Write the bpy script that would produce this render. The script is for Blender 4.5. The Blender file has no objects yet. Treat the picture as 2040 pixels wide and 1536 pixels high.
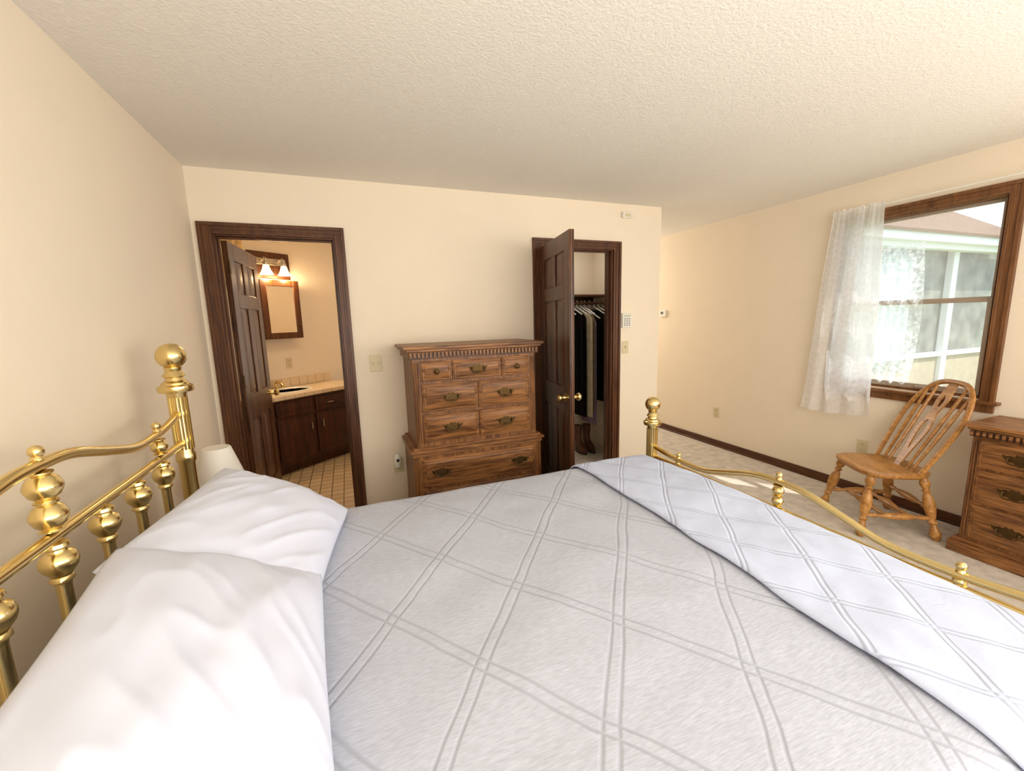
import bpy, math, random
from mathutils import Vector, Matrix, noise
random.seed(7)
SC=bpy.context.scene
COL=SC.collection
# ------------------------------------------------------------------ materials
def srgb(r,g,b):
    f=lambda c:(c/255/12.92) if c/255<=.04045 else ((c/255+.055)/1.055)**2.4
    return (f(r),f(g),f(b),1)
def newmat(name):
    m=bpy.data.materials.new(name);m.use_nodes=True
    nt=m.node_tree;b=nt.nodes['Principled BSDF']
    return m,nt,b
def N(nt,t,**kw):
    n=nt.nodes.new(t)
    for k,v in kw.items(): setattr(n,k,v)
    return n
def plain(name,c,rough=.5,metal=0,bump=0,bscale=50,var=0,spec=.5,emit=None,es=0,vscale=6):
    m,nt,b=newmat(name)
    b.inputs['Base Color'].default_value=c;b.inputs['Roughness'].default_value=rough;b.inputs['Metallic'].default_value=metal
    b.inputs['Specular IOR Level'].default_value=spec
    tc=N(nt,'ShaderNodeTexCoord')
    if var:
        n=N(nt,'ShaderNodeTexNoise');n.inputs['Scale'].default_value=vscale;n.inputs['Detail'].default_value=4
        nt.links.new(tc.outputs['Object'],n.inputs['Vector'])
        r=N(nt,'ShaderNodeValToRGB')
        r.color_ramp.elements[0].position=.3;r.color_ramp.elements[1].position=.7
        r.color_ramp.elements[0].color=tuple(x*(1-var) for x in c[:3])+(1,)
        r.color_ramp.elements[1].color=tuple(min(1,x*(1+var)) for x in c[:3])+(1,)
        nt.links.new(n.outputs['Fac'],r.inputs['Fac']);nt.links.new(r.outputs['Color'],b.inputs['Base Color'])
    if bump:
        n=N(nt,'ShaderNodeTexNoise');n.inputs['Scale'].default_value=bscale;n.inputs['Detail'].default_value=4
        nt.links.new(tc.outputs['Object'],n.inputs['Vector'])
        bp=N(nt,'ShaderNodeBump');bp.inputs['Strength'].default_value=bump;bp.inputs['Distance'].default_value=.01
        nt.links.new(n.outputs['Fac'],bp.inputs['Height']);nt.links.new(bp.outputs['Normal'],b.inputs['Normal'])
    if emit:
        b.inputs['Emission Color'].default_value=emit;b.inputs['Emission Strength'].default_value=es
    return m
def wood(name,dark,light,axis='x',rough=.4,fine=1.0,lo=.40,hi=.66):
    m,nt,b=newmat(name)
    tc=N(nt,'ShaderNodeTexCoord');mp=N(nt,'ShaderNodeMapping')
    s={'x':(1.1,15,15),'y':(15,1.1,15),'z':(15,15,1.1)}[axis]
    mp.inputs['Scale'].default_value=tuple(v*fine for v in s)
    nt.links.new(tc.outputs['Object'],mp.inputs['Vector'])
    n=N(nt,'ShaderNodeTexNoise');n.inputs['Scale'].default_value=1.5;n.inputs['Detail'].default_value=6;n.inputs['Roughness'].default_value=.6;n.inputs['Distortion'].default_value=1.2
    nt.links.new(mp.outputs['Vector'],n.inputs['Vector'])
    n2=N(nt,'ShaderNodeTexNoise');n2.inputs['Scale'].default_value=9;n2.inputs['Detail'].default_value=3
    nt.links.new(mp.outputs['Vector'],n2.inputs['Vector'])
    mx=N(nt,'ShaderNodeMath',operation='MULTIPLY_ADD');mx.inputs[1].default_value=.38
    nt.links.new(n2.outputs['Fac'],mx.inputs[0])
    ml=N(nt,'ShaderNodeMath',operation='MULTIPLY');ml.inputs[1].default_value=.66
    nt.links.new(n.outputs['Fac'],ml.inputs[0]);nt.links.new(ml.outputs[0],mx.inputs[2])
    r=N(nt,'ShaderNodeValToRGB');e=r.color_ramp.elements
    e[0].position=lo;e[0].color=dark;e[1].position=hi;e[1].color=light
    nt.links.new(mx.outputs[0],r.inputs['Fac']);nt.links.new(r.outputs['Color'],b.inputs['Base Color'])
    b.inputs['Roughness'].default_value=rough;b.inputs['Specular IOR Level'].default_value=.4
    bp=N(nt,'ShaderNodeBump');bp.inputs['Strength'].default_value=.12;bp.inputs['Distance'].default_value=.004
    nt.links.new(mx.outputs[0],bp.inputs['Height']);nt.links.new(bp.outputs['Normal'],b.inputs['Normal'])
    return m
WALL=plain('wall_paint',srgb(239,225,203),.8,bump=.05,bscale=120,var=.01,spec=.15)
CEIL=plain('ceiling_texture',srgb(238,233,223),.9,bump=.32,bscale=90,var=.02,spec=.1,vscale=60)
CARPET=plain('carpet_pile',srgb(220,209,194),.95,bump=.8,bscale=220,var=.15,spec=.05,vscale=14)
OAKX=wood('oak_grain_across',srgb(86,51,25),srgb(164,112,63),'x',.42,lo=.41,hi=.63)
OAKZ=wood('oak_grain_upright',srgb(86,51,26),srgb(156,105,58),'z',.42,lo=.41,hi=.63)
OAKD=wood('oak_grain_dark',srgb(52,30,16),srgb(98,60,33),'x',.4)
CHAIRW=wood('chair_oak',srgb(144,94,42),srgb(204,150,84),'x',.32)
TRIMZ=wood('trim_walnut_upright',srgb(54,28,14),srgb(108,66,36),'z',.36,lo=.34,hi=.72)
TRIMY=wood('trim_walnut_deep',srgb(54,28,14),srgb(104,62,34),'y',.36,lo=.34,hi=.72)
TRIMX=wood('trim_walnut_across',srgb(54,28,14),srgb(104,62,34),'x',.36,lo=.34,hi=.72)
WTRIM=wood('window_trim_walnut',srgb(86,52,26),srgb(138,92,52),'z',.36,lo=.34,hi=.72)
DOORW=wood('door_walnut',srgb(50,27,13),srgb(106,64,33),'z',.3)
VANW=wood('vanity_wood',srgb(42,18,11),srgb(82,40,24),'z',.33)
BRASS=plain('polished_brass',srgb(228,204,142),.21,1.0)
ABRASS=plain('antique_brass',srgb(92,72,44),.5,1.0,bump=.2,bscale=90)
STEEL=plain('brushed_steel',srgb(200,195,185),.25,1.0,var=.03)
IVORY=plain('ivory_plastic',srgb(214,200,162),.4,var=.02)
WPLAST=plain('white_plastic',srgb(236,232,220),.4,var=.01)
DARKP=plain('dark_plastic',srgb(52,50,48),.4,var=.05)
LINEN=plain('white_cotton',srgb(218,223,240),.85,bump=.10,bscale=9,var=.01,spec=.1)
SASH=plain('sash_vinyl',srgb(160,144,126),.5,var=.04)
def sheer(name,c,tr,ns=40,k=.3,tl=.55):
    m=bpy.data.materials.new(name);m.use_nodes=True;nt=m.node_tree;nt.nodes.clear()
    o=N(nt,'ShaderNodeOutputMaterial');d=N(nt,'ShaderNodeBsdfDiffuse');t=N(nt,'ShaderNodeBsdfTranslucent');p=N(nt,'ShaderNodeBsdfTransparent')
    d.inputs[0].default_value=c;t.inputs[0].default_value=c
    tc=N(nt,'ShaderNodeTexCoord');no=N(nt,'ShaderNodeTexNoise');no.inputs['Scale'].default_value=ns
    nt.links.new(tc.outputs['Object'],no.inputs['Vector'])
    mr=N(nt,'ShaderNodeMapRange');mr.inputs['From Min'].default_value=.35;mr.inputs['From Max'].default_value=.65;mr.inputs['To Min'].default_value=tr*(1-k);mr.inputs['To Max'].default_value=tr*(1+k)
    nt.links.new(no.outputs['Fac'],mr.inputs['Value'])
    a=N(nt,'ShaderNodeMixShader');a.inputs[0].default_value=tl;b=N(nt,'ShaderNodeMixShader')
    nt.links.new(d.outputs[0],a.inputs[1]);nt.links.new(t.outputs[0],a.inputs[2])
    nt.links.new(mr.outputs[0],b.inputs[0]);nt.links.new(a.outputs[0],b.inputs[1]);nt.links.new(p.outputs[0],b.inputs[2]);nt.links.new(b.outputs[0],o.inputs[0])
    return m
SHEER=sheer('sheer_curtain',(.98,.98,.98,1),.14)
LACEM=sheer('lace_sheer',(.95,.97,.97,1),.50,38,.6,.75)
def glassmat():
    m=bpy.data.materials.new('window_glass');m.use_nodes=True;nt=m.node_tree;nt.nodes.clear()
    o=N(nt,'ShaderNodeOutputMaterial');g=N(nt,'ShaderNodeBsdfGlossy');g.inputs['Roughness'].default_value=.03;p=N(nt,'ShaderNodeBsdfTransparent');p.inputs[0].default_value=(.95,.96,.96,1)
    d=N(nt,'ShaderNodeBsdfDiffuse');d.inputs[0].default_value=(.95,.95,.95,1)
    a=N(nt,'ShaderNodeMixShader');a.inputs[0].default_value=.05;b=N(nt,'ShaderNodeMixShader')
    tc=N(nt,'ShaderNodeTexCoord');no=N(nt,'ShaderNodeTexNoise');no.inputs['Scale'].default_value=5
    nt.links.new(tc.outputs['Object'],no.inputs['Vector'])
    mr=N(nt,'ShaderNodeMapRange');mr.inputs['To Min'].default_value=.06;mr.inputs['To Max'].default_value=.2
    nt.links.new(no.outputs['Fac'],mr.inputs['Value']);nt.links.new(mr.outputs[0],b.inputs[0])
    nt.links.new(p.outputs[0],a.inputs[1]);nt.links.new(g.outputs[0],a.inputs[2]);nt.links.new(a.outputs[0],b.inputs[1]);nt.links.new(d.outputs[0],b.inputs[2]);nt.links.new(b.outputs[0],o.inputs[0])
    return m
GLASS=glassmat()
MIRROR=plain('mirror_glass',srgb(240,236,228),.04,1.0,var=.01)
def quilt(name,c,sp,pA,pB,off,strength,streak,wrk=.5,groove_shade=.93):
    m,nt,b=newmat(name)
    tc=N(nt,'ShaderNodeTexCoord');sep=N(nt,'ShaderNodeSeparateXYZ')
    ln=N(nt,'ShaderNodeTexNoise');ln.inputs['Scale'].default_value=3;
    nt.links.new(tc.outputs['Object'],ln.inputs['Vector'])
    nt.links.new(tc.outputs['Object'],sep.inputs[0])
    def M(op,a,bv=None,c3=None):
        n=N(nt,'ShaderNodeMath',operation=op)
        for i,v in enumerate((a,bv,c3)):
            if v is None: continue
            if isinstance(v,(int,float)): n.inputs[i].default_value=v
            else: nt.links.new(v,n.inputs[i])
        return n.outputs[0]
    wob=M('MULTIPLY',M('SUBTRACT',ln.outputs['Fac'],.5),.04)
    def fam(sgn,ph):
        u=M('ADD',M('MULTIPLY',sep.outputs[0],.796),M('MULTIPLY',sep.outputs[1],.606*sgn))
        u=M('ADD',u,wob)
        u=M('DIVIDE',M('SUBTRACT',u,ph),sp)
        t=M('MULTIPLY',M('ABSOLUTE',M('SUBTRACT',M('FRACT',M('ADD',u,.5)),.5)),sp)
        d=M('ABSOLUTE',M('SUBTRACT',t,off))
        g=N(nt,'ShaderNodeMapRange',interpolation_type='SMOOTHSTEP');g.inputs['From Min'].default_value=0;g.inputs['From Max'].default_value=.0075
        nt.links.new(d,g.inputs['Value']);return g.outputs[0]
    h=M('MULTIPLY',fam(-1,pA),fam(1,pB))
    wr=N(nt,'ShaderNodeTexNoise');wr.inputs['Scale'].default_value=12;wr.inputs['Detail'].default_value=3;wr.inputs['Distortion'].default_value=.8
    nt.links.new(tc.outputs['Object'],wr.inputs['Vector'])
    h2=M('MULTIPLY_ADD',wr.outputs['Fac'],wrk,h)
    mp=N(nt,'ShaderNodeMapping');mp.inputs['Scale'].default_value=(40,300,100);mp.inputs['Rotation'].default_value=(0,0,.15)
    nt.links.new(tc.outputs['Object'],mp.inputs['Vector'])
    st=N(nt,'ShaderNodeTexNoise');st.inputs['Scale'].default_value=1;st.inputs['Detail'].default_value=3
    nt.links.new(mp.outputs['Vector'],st.inputs['Vector'])
    r=N(nt,'ShaderNodeValToRGB');e=r.color_ramp.elements;e[0].position=.3;e[1].position=.7
    e[0].color=tuple(x*(1-streak) for x in c[:3])+(1,);e[1].color=tuple(min(1,x*(1+streak)) for x in c[:3])+(1,)
    nt.links.new(st.outputs['Fac'],r.inputs['Fac'])
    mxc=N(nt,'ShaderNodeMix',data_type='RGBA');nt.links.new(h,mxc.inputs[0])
    mxc.inputs[6].default_value=tuple(x*groove_shade for x in c[:3])+(1,)  # stitch grooves get a darker base colour, painting in their shade
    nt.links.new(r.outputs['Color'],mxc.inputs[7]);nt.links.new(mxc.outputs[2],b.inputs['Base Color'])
    bp=N(nt,'ShaderNodeBump');bp.inputs['Strength'].default_value=strength;bp.inputs['Distance'].default_value=.005
    nt.links.new(h2,bp.inputs['Height']);nt.links.new(bp.outputs['Normal'],b.inputs['Normal'])
    b.inputs['Roughness'].default_value=.9;b.inputs['Specular IOR Level'].default_value=.1
    return m
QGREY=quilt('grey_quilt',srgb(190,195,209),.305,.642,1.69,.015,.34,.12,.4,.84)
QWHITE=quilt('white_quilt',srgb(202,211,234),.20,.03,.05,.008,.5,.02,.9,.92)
def tiles(name,c1,c2,mortar,w,h,ms=.004,rough=.35,offset=0.0):
    m,nt,b=newmat(name);tc=N(nt,'ShaderNodeTexCoord');br=N(nt,'ShaderNodeTexBrick')
    br.offset=offset;br.inputs['Color1'].default_value=c1;br.inputs['Color2'].default_value=c2;br.inputs['Mortar'].default_value=mortar
    br.inputs['Scale'].default_value=1;br.inputs['Brick Width'].default_value=w;br.inputs['Row Height'].default_value=h;br.inputs['Mortar Size'].default_value=ms
    nt.links.new(tc.outputs['Object'],br.inputs['Vector']);nt.links.new(br.outputs['Color'],b.inputs['Base Color']);b.inputs['Roughness'].default_value=rough
    return m
# ------------------------------------------------------------------ mesh builder
import bmesh
class G:
    def __init__(s): s.V=[];s.F=[]
    def add(s,v,f):
        o=len(s.V);s.V+= [tuple(p) for p in v];s.F+=[tuple(i+o for i in q) for q in f];return s
    def box(s,x0,x1,y0,y1,z0,z1,mat=None):
        v=[(x,y,z) for z in (z0,z1) for y in (y0,y1) for x in (x0,x1)]
        if mat: v=[tuple(mat@Vector(p)) for p in v]
        return s.add(v,[(0,2,3,1),(4,5,7,6),(0,1,5,4),(2,6,7,3),(0,4,6,2),(1,3,7,5)])
    def frustum(s,x0,x1,z0,z1,y0,y1,ins):
        v=[(x0,y0,z0),(x1,y0,z0),(x1,y0,z1),(x0,y0,z1),(x0+ins,y1,z0+ins),(x1-ins,y1,z0+ins),(x1-ins,y1,z1-ins),(x0+ins,y1,z1-ins)]
        f=[(4,5,6,7),(0,1,5,4),(1,2,6,5),(2,3,7,6),(3,0,4,7),(3,2,1,0)]
        return s.add(v,f)
    def lathe(s,prof,o=(0,0,0),d=(0,0,1),seg=20,sx=1,sy=1):
        d=Vector(d).normalized();q=Vector((0,0,1)).rotation_difference(d);o=Vector(o)
        v=[];f=[];n=len(prof)
        for r,z in prof:
            for i in range(seg):
                a=2*math.pi*i/seg
                v.append(o+q@Vector((r*sx*math.cos(a),r*sy*math.sin(a),z)))
        for j in range(n-1):
            for i in range(seg):
                k=(i+1)%seg;f.append((j*seg+i,j*seg+k,(j+1)*seg+k,(j+1)*seg+i))
        f.append(tuple(range(seg))[::-1]);f.append(tuple((n-1)*seg+i for i in range(seg)))
        return s.add(v,f)
    def tube(s,pts,r,seg=10,closed=False,flat=1.0,up=None):
        P=[Vector(p) for p in pts];n=len(P);v=[];f=[]
        R=r if isinstance(r,(list,tuple)) else [r]*n
        ref=None
        for i in range(n):
            a=P[(i-1)%n] if (closed or i>0) else P[i];b=P[(i+1)%n] if (closed or i<n-1) else P[i]
            t=(b-a).normalized()
            if up is not None: nn=(Vector(up)-t*Vector(up).dot(t)).normalized()
            else:
                if ref is None:
                    ref=Vector((0,0,1)) if abs(t.z)<.9 else Vector((1,0,0))
                nn=(ref-t*ref.dot(t)).normalized();ref=nn
            bb=t.cross(nn)
            for k in range(seg):
                an=2*math.pi*k/seg
                v.append(P[i]+nn*math.cos(an)*R[i]*flat+bb*math.sin(an)*R[i])
        m=n if closed else n-1
        for i in range(m):
            j=(i+1)%n
            for k in range(seg):
                l=(k+1)%seg;f.append((i*seg+k,i*seg+l,j*seg+l,j*seg+k))
        if not closed:
            f.append(tuple(range(seg))[::-1]);f.append(tuple((n-1)*seg+k for k in range(seg)))
        return s.add(v,f)
    def extr(s,poly,fn,d0,d1):
        n=len(poly);v=[fn(p[0],p[1],d0) for p in poly]+[fn(p[0],p[1],d1) for p in poly]
        f=[tuple(range(n)),tuple(range(2*n-1,n-1,-1))]+[(i,i+n,(i+1)%n+n,(i+1)%n) for i in range(n)]
        return s.add(v,f)
    def grid(s,fn,nu,nv):
        v=[fn(i/nu,j/nv) for j in range(nv+1) for i in range(nu+1)]
        f=[(j*(nu+1)+i,j*(nu+1)+i+1,(j+1)*(nu+1)+i+1,(j+1)*(nu+1)+i) for j in range(nv) for i in range(nu)]
        return s.add(v,f)
    def ball(s,c,r,seg=20,sz=1):
        return s.lathe([(max(.0004,r*math.sin(math.pi*i/12)),-r*sz*math.cos(math.pi*i/12)) for i in range(13)],c,seg=seg)
    def obj(s,name,mat,parent=None,bevel=0,smooth=35,label=None,loc=None,rot=None,solid=0,subsurf=0):
        me=bpy.data.meshes.new(name);me.from_pydata(s.V,[],s.F);me.update()
        bm=bmesh.new();bm.from_mesh(me);bmesh.ops.recalc_face_normals(bm,faces=bm.faces);bm.to_mesh(me);bm.free()
        me.shade_smooth();me.set_sharp_from_angle(angle=math.radians(smooth))
        o=bpy.data.objects.new(name,me);COL.objects.link(o);me.materials.append(mat)
        if parent: o.parent=parent
        if loc: o.location=loc
        if rot: o.rotation_euler=rot
        if bevel:
            b=o.modifiers.new('bevel','BEVEL');b.width=bevel;b.segments=2;b.limit_method='ANGLE';b.angle_limit=math.radians(40)
        if subsurf:
            b=o.modifiers.new('sub','SUBSURF');b.levels=subsurf;b.render_levels=subsurf
        if solid:
            b=o.modifiers.new('sol','SOLIDIFY');b.thickness=solid
        if label:o['label']=label
        return o
def thing(name,label,cat,loc=(0,0,0),rot=0,group=None):
    e=bpy.data.objects.new(name,None);COL.objects.link(e);e.location=loc;e.rotation_euler=(0,0,rot);e.empty_display_size=.1
    e['label']=label;e['category']=cat
    if group:e['group']=group
    return e
def tag(o,label,cat,group=None):
    o['label']=label;o['category']=cat
    if group:o['group']=group
    return o
def struct(o,label=None):
    o['kind']='structure'
    if label:o['label']=label
    return o
def rail(pts,n=8):
    P=[Vector(p) for p in pts];out=[]
    for i in range(len(P)-1):
        p0=P[max(i-1,0)];p1=P[i];p2=P[i+1];p3=P[min(i+2,len(P)-1)]
        for k in range(n):
            t=k/n
            out.append(.5*((2*p1)+(p2-p0)*t+(2*p0-5*p1+4*p2-p3)*t*t+(-p0+3*p1-3*p2+p3)*t**3))
    out.append(P[-1]);return out
# ------------------------------------------------------------------ camera
yaw,pitch,roll,f=.3696,.1566,.0274,832.77
fw=Vector((math.sin(yaw)*math.cos(pitch),math.cos(yaw)*math.cos(pitch),-math.sin(pitch)))
rt=Vector((math.cos(yaw),-math.sin(yaw),0));dn=fw.cross(rt)
r2=rt*math.cos(roll)+dn*math.sin(roll);d2=-rt*math.sin(roll)+dn*math.cos(roll)
cd=bpy.data.cameras.new('camera');cam=bpy.data.objects.new('camera',cd);COL.objects.link(cam)
mw=Matrix((r2,-d2,-fw)).transposed().to_4x4();mw.translation=Vector((.8404,0,1.4715));cam.matrix_world=mw
cd.sensor_fit='HORIZONTAL';cd.sensor_width=36;cd.lens=36*f/2040;cd.clip_start=.02;SC.camera=cam
SC.view_settings.view_transform='Standard'
# ------------------------------------------------------------------ shell
D,C,W,H=3.22,3.593,4.611,2.44
S=-1.6
struct(G().box(-.12,0,S,D+.11,0,H).obj('wall_west',WALL))
g=G();g.box(0,.10,D,D+.11,0,H).box(.10,.82,D,D+.11,2.06,H).box(.82,2.36,D,D+.11,0,H).box(2.36,3.08,D,D+.11,2.06,H).box(3.08,C,D,D+.11,0,H)
struct(g.obj('wall_north',WALL))
struct(G().box(C-.11,C,D+.11,6.6,0,H).obj('wall_hall',WALL))
g=G();y0,y1,z0,z1=1.38,2.22,.88,2.14
g.box(W,W+.14,S,y0,0,H).box(W,W+.14,y1,6.6,0,H).box(W,W+.14,y0,y1,0,z0).box(W,W+.14,y0,y1,z1,H)
struct(g.obj('wall_east',WALL))
struct(G().box(-.12,W+.14,S-.12,S,0,H).obj('wall_south',WALL))
struct(G().box(C,W,6.5,6.6,0,H).obj('wall_hall_end',WALL))
struct(G().box(-1.3,W+.14,S-.12,6.9,H,H+.1).obj('ceiling',CEIL))
g=G().box(-.12,W+.14,S-.12,D+.05,-.1,0).box(1.45,W+.14,D+.05,6.6,-.1,0)
struct(g.obj('floor',CARPET))
struct(G().box(1.9,C-.11,4.2,4.28,0,H).box(1.82,1.9,D+.11,4.28,0,H).obj('wall_closet',WALL))
BT=tiles('bath_floor_tile',srgb(218,196,162),srgb(204,180,144),srgb(142,118,90),.10,.10,.005)
struct(G().box(-1.1,1.45,D+.05,6.9,-.1,0).obj('floor_bathroom',BT))
struct(G().box(-1.2,-1.1,D+.11,6.9,0,H).box(1.36,1.45,D+.11,6.9,0,H).box(-1.2,-.12,D,D+.11,0,H).obj('wall_bathroom',WALL))
VA=math.radians(39)
Rv=Matrix.Translation((.14,4.44,0))@Matrix.Rotation(VA,4,'Z')
dwall=struct(G().box(-1.55,1.5,.565,.66,0,H).obj('wall_bathroom_diagonal',WALL));dwall.location=(.14,4.44,0);dwall.rotation_euler=(0,0,VA)
def base(name,boxes):
    g=G()
    for b in boxes: g.box(*b)
    struct(g.obj(name,TRIMY,bevel=.004))
base('baseboard_east',[(W-.014,W,1.0,6.5,0,.075),(W-.020,W,1.0,6.5,0,.018)])
base('baseboard_north',[(.876,2.295,D-.014,D,0,.075),(3.155,C+.014,D-.014,D,0,.075),(C,C+.014,D,6.5,0,.075)])
base('baseboard_west',[(0,.014,-1.5,D,0,.075)])
def casing(name,xa,xb,ia,ib,zt,zi):
    g=G()
    for (a,b,e) in ((xa,ia,1),(ib,xb,-1)):
        g.box(a,b,D-.014,D,0,zt)
    g.box(ia,ib,D-.014,D,zi,zt)
    bw=.022
    g.box(xa,xa+bw,D-.024,D-.014,0,zt).box(xb-bw,xb,D-.024,D-.014,0,zt).box(xa+bw,xb-bw,D-.024,D-.014,zt-bw,zt)
    g.box(ia-.014,ia,D-.019,D-.014,0,zi+.014).box(ib,ib+.014,D-.019,D-.014,0,zi+.014).box(ia,ib,D-.019,D-.014,zi,zi+.014)
    g.box(ia-.03,ia-.024,D-.018,D-.014,0,zi+.03).box(ib+.024,ib+.03,D-.018,D-.014,0,zi+.03).box(ia-.03,ib+.03,D-.018,D-.014,zi+.024,zi+.03)
    g.box(ia-.006,ia+.012,D,D+.11,0,zi+.006).box(ib-.012,ib+.006,D,D+.11,0,zi+.006).box(ia+.012,ib-.012,D,D+.11,zi-.008,zi+.006)
    g.box(ia+.012,ia+.024,D+.04,D+.06,0,zi-.008).box(ib-.024,ib-.012,D+.04,D+.06,0,zi-.008).box(ia+.024,ib-.024,D+.04,D+.06,zi-.02,zi-.008)
    g.box(xa,ia,D+.11,D+.124,0,zt).box(ib,xb,D+.11,D+.124,0,zt).box(ia,ib,D+.11,D+.124,zi,zt)
    return struct(g.obj(name,TRIMZ,bevel=.003))
casing('trim_1',.03,.875,.106,.812,2.12,2.05)
casing('trim_2',2.295,3.15,2.366,3.074,2.12,2.05)
def knob(parent,x,z,y,sgn):
    g=G();g.lathe([(.001,0),(.032,0),(.032,.006),(.014,.012),(.011,.03),(.02,.036),(.028,.048),(.028,.058),(.018,.068),(.001,.07)],(x,y,z),(0,sgn,0),20)
    return g.obj('door_knob',BRASS,parent,label='round polished brass door knob')
def door(name,w,loc,rot,t=.035,h=2.035):
    g=G();c=.009
    st=.105;mu=.09
    zs=[0.012,.24,.80,.98,1.60,1.70,1.92,h]
    g.box(0,w,-c,c,.012,h)
    for sy in (-1,1):
        ya,yb=(c,t/2) if sy>0 else (-t/2,-c)
        g.box(0,st,ya,yb,.012,h).box(w-st,w,ya,yb,.012,h)
        xm=w/2
        for k in (0,2,4,6): g.box(st,w-st,ya,yb,zs[k],zs[k+1])
        for k in (1,3,5):
            g.box(xm-mu/2,xm+mu/2,ya,yb,zs[k],zs[k+1])
            for (a,b) in ((st,xm-mu/2),(xm+mu/2,w-st)):
                g.frustum(a+.014,b-.014,zs[k]+.014,zs[k+1]-.014,sy*c,sy*(t/2-.002),.026)
    o=g.obj(name,DOORW,bevel=.0025,loc=loc,rot=(0,0,rot))
    struct(o,'dark-stained six-panel wooden door')
    knob(o,w-.065,.92,t/2,1);knob(o,w-.065,.92,-t/2,-1)
    for z in (.25,1.05,1.82):
        G().lathe([(.006,0),(.006,.09)],(-.003,-t/2,z),(0,0,1),10).obj('hinge',ABRASS,o)
    return o
door('door_1',.69,(.135,3.345,0),math.atan2(.66,.045))
door('door_2',.71,(2.368,3.185,0),math.atan2(-.695,-.122),h=2.04)
def windowb():
    g=G()
    x=W
    for a,b in [(1.30,1.37),(2.23,2.30)]: g.box(x-.016,x,a,b,.87,2.205)
    g.box(x-.016,x,1.37,2.23,2.14,2.205)
    g.box(x-.027,x-.016,1.30,1.322,.87,2.205).box(x-.027,x-.016,2.278,2.30,.87,2.205).box(x-.027,x-.016,1.322,2.278,2.183,2.205)
    g.box(x-.021,x-.016,1.352,1.37,.87,2.155).box(x-.021,x-.016,2.23,2.248,.87,2.155).box(x-.021,x-.016,1.37,2.23,2.14,2.155)
    g.box(x-.048,x+.03,1.275,2.325,.855,.875)
    g.box(x-.018,x,1.30,2.30,.80,.855)
    g.box(x,x+.14,1.37,1.385,.88,2.14).box(x,x+.14,2.215,2.23,.88,2.14).box(x,x+.14,1.385,2.215,2.128,2.14).box(x+.03,x+.16,1.37,2.23,.862,.90)
    o=g.obj('window_1',WTRIM,bevel=.003);struct(o,'double-hung window with dark-stained wooden casing')
    def sash(xc,z0,z1,nm,wt,wb):
        g=G();w=.028;a,b=1.385,2.215
        g.box(xc,xc+.03,a,a+w,z0,z1).box(xc,xc+.03,b-w,b,z0,z1).box(xc,xc+.03,a+w,b-w,z0,z0+wb).box(xc,xc+.03,a+w,b-w,z1-wt,z1)
        s=g.obj(nm,SASH,o,bevel=.002)
        G().box(xc+.013,xc+.017,a+w,b-w,z0+wb,z1-wt).obj('glass_pane',GLASS,s)
        return s
    sash(W+.055,1.505,2.128,'upper_sash',.02,.03);l=sash(W+.022,.90,1.53,'lower_sash',.03,.035)
    G().box(W+.006,W+.022,1.64,1.72,.905,.925).obj('sash_lift',SASH,l,bevel=.003)
windowb()
cu=thing('curtain','sheer white gathered curtain panel hanging beside the window','curtain',(W-.085,2.2,0))
def cf(u,v):
    z=2.245-v*1.605
    ya=2.315+.16*v**1.2;yb=1.965-.055*v**1.5
    y=ya+(yb-ya)*u+.012*math.sin(v*5+u*9)
    env=1-.35*math.sin(u*9+v*2)
    x=(.009+.013*v)*math.sin(u*math.pi*2*3.6+1.2*math.sin(v*2.6)+1.5*noise.noise(Vector((u*2,v*2,0))))*env+.003*math.sin(u*75+v*3)*(1-v*.7)+.006*math.cos(v*6+u*7)*v
    z2=z+(.008*math.sin(u*60) if v<.02 else 0)-.012*math.sin(u*5)*v
    if .012<v<.05: x*=.5
    return (x*.8,y-2.2,z2)
G().grid(cf,140,60).obj('curtain_panel',SHEER,cu)
def lf(u,v):
    y=2.20-.44*u-.03*math.sin(v*3);z=1.93-1.0*v+.012*math.sin(u*40)*(v>.97)
    return (.085+.009+.006*math.sin(u*38+math.sin(v*4)),y-2.2,z)
G().grid(lf,90,30).obj('lace_panel',LACEM,cu,label='translucent patterned lace panel over the glass')
rod=G().tube([(W-.005,1.24,2.222),(W-.072,1.24,2.227),(W-.072,2.34,2.227),(W-.005,2.34,2.222)],.006,8).obj('curtain_rod',WPLAST)
tag(rod,'thin white curtain rod mounted above the window','curtain rod')
# ------------------------------------------------------------------ outside
SID=plain('porch_siding',srgb(190,174,148),.8,var=.12);SHG=plain('roof_shingles',srgb(124,98,78),.9,bump=.8,bscale=30,var=.35,vscale=25)
WHT=plain('white_paint_outside',srgb(244,244,244),.6,var=.02);SCR=plain('porch_screen',srgb(134,134,122),.5,var=.5,vscale=2.6)
GRS=plain('lawn',srgb(120,135,80),.95,bump=.6,bscale=12,var=.25);LACE=plain('lace_fabric',srgb(206,216,214),.9,bump=.6,bscale=30,var=.2,vscale=18)
BRW=plain('brown_deck_rail',srgb(150,112,82),.7,var=.2)
tag(G().box(W+.2,30,-12,20,-.6,-.5).obj('lawn',GRS),'green grass lawn outside the window','grass')['kind']='stuff'
po=thing('porch','neighbouring screened porch with shingled roof and white fascia','porch',(6,4.2,-.5))
G().box(0,9,0,.1,0,1.15).obj('porch_wall',SID,po,bevel=.01)
G().box(0,9,.04,.06,1.15,2.98).obj('screen',SCR,po)
G().box(-.2,9.2,-.25,-.1,2.90,3.10).box(-.2,9.2,-.36,-.25,2.98,3.13).obj('fascia',WHT,po,bevel=.01)
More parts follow.
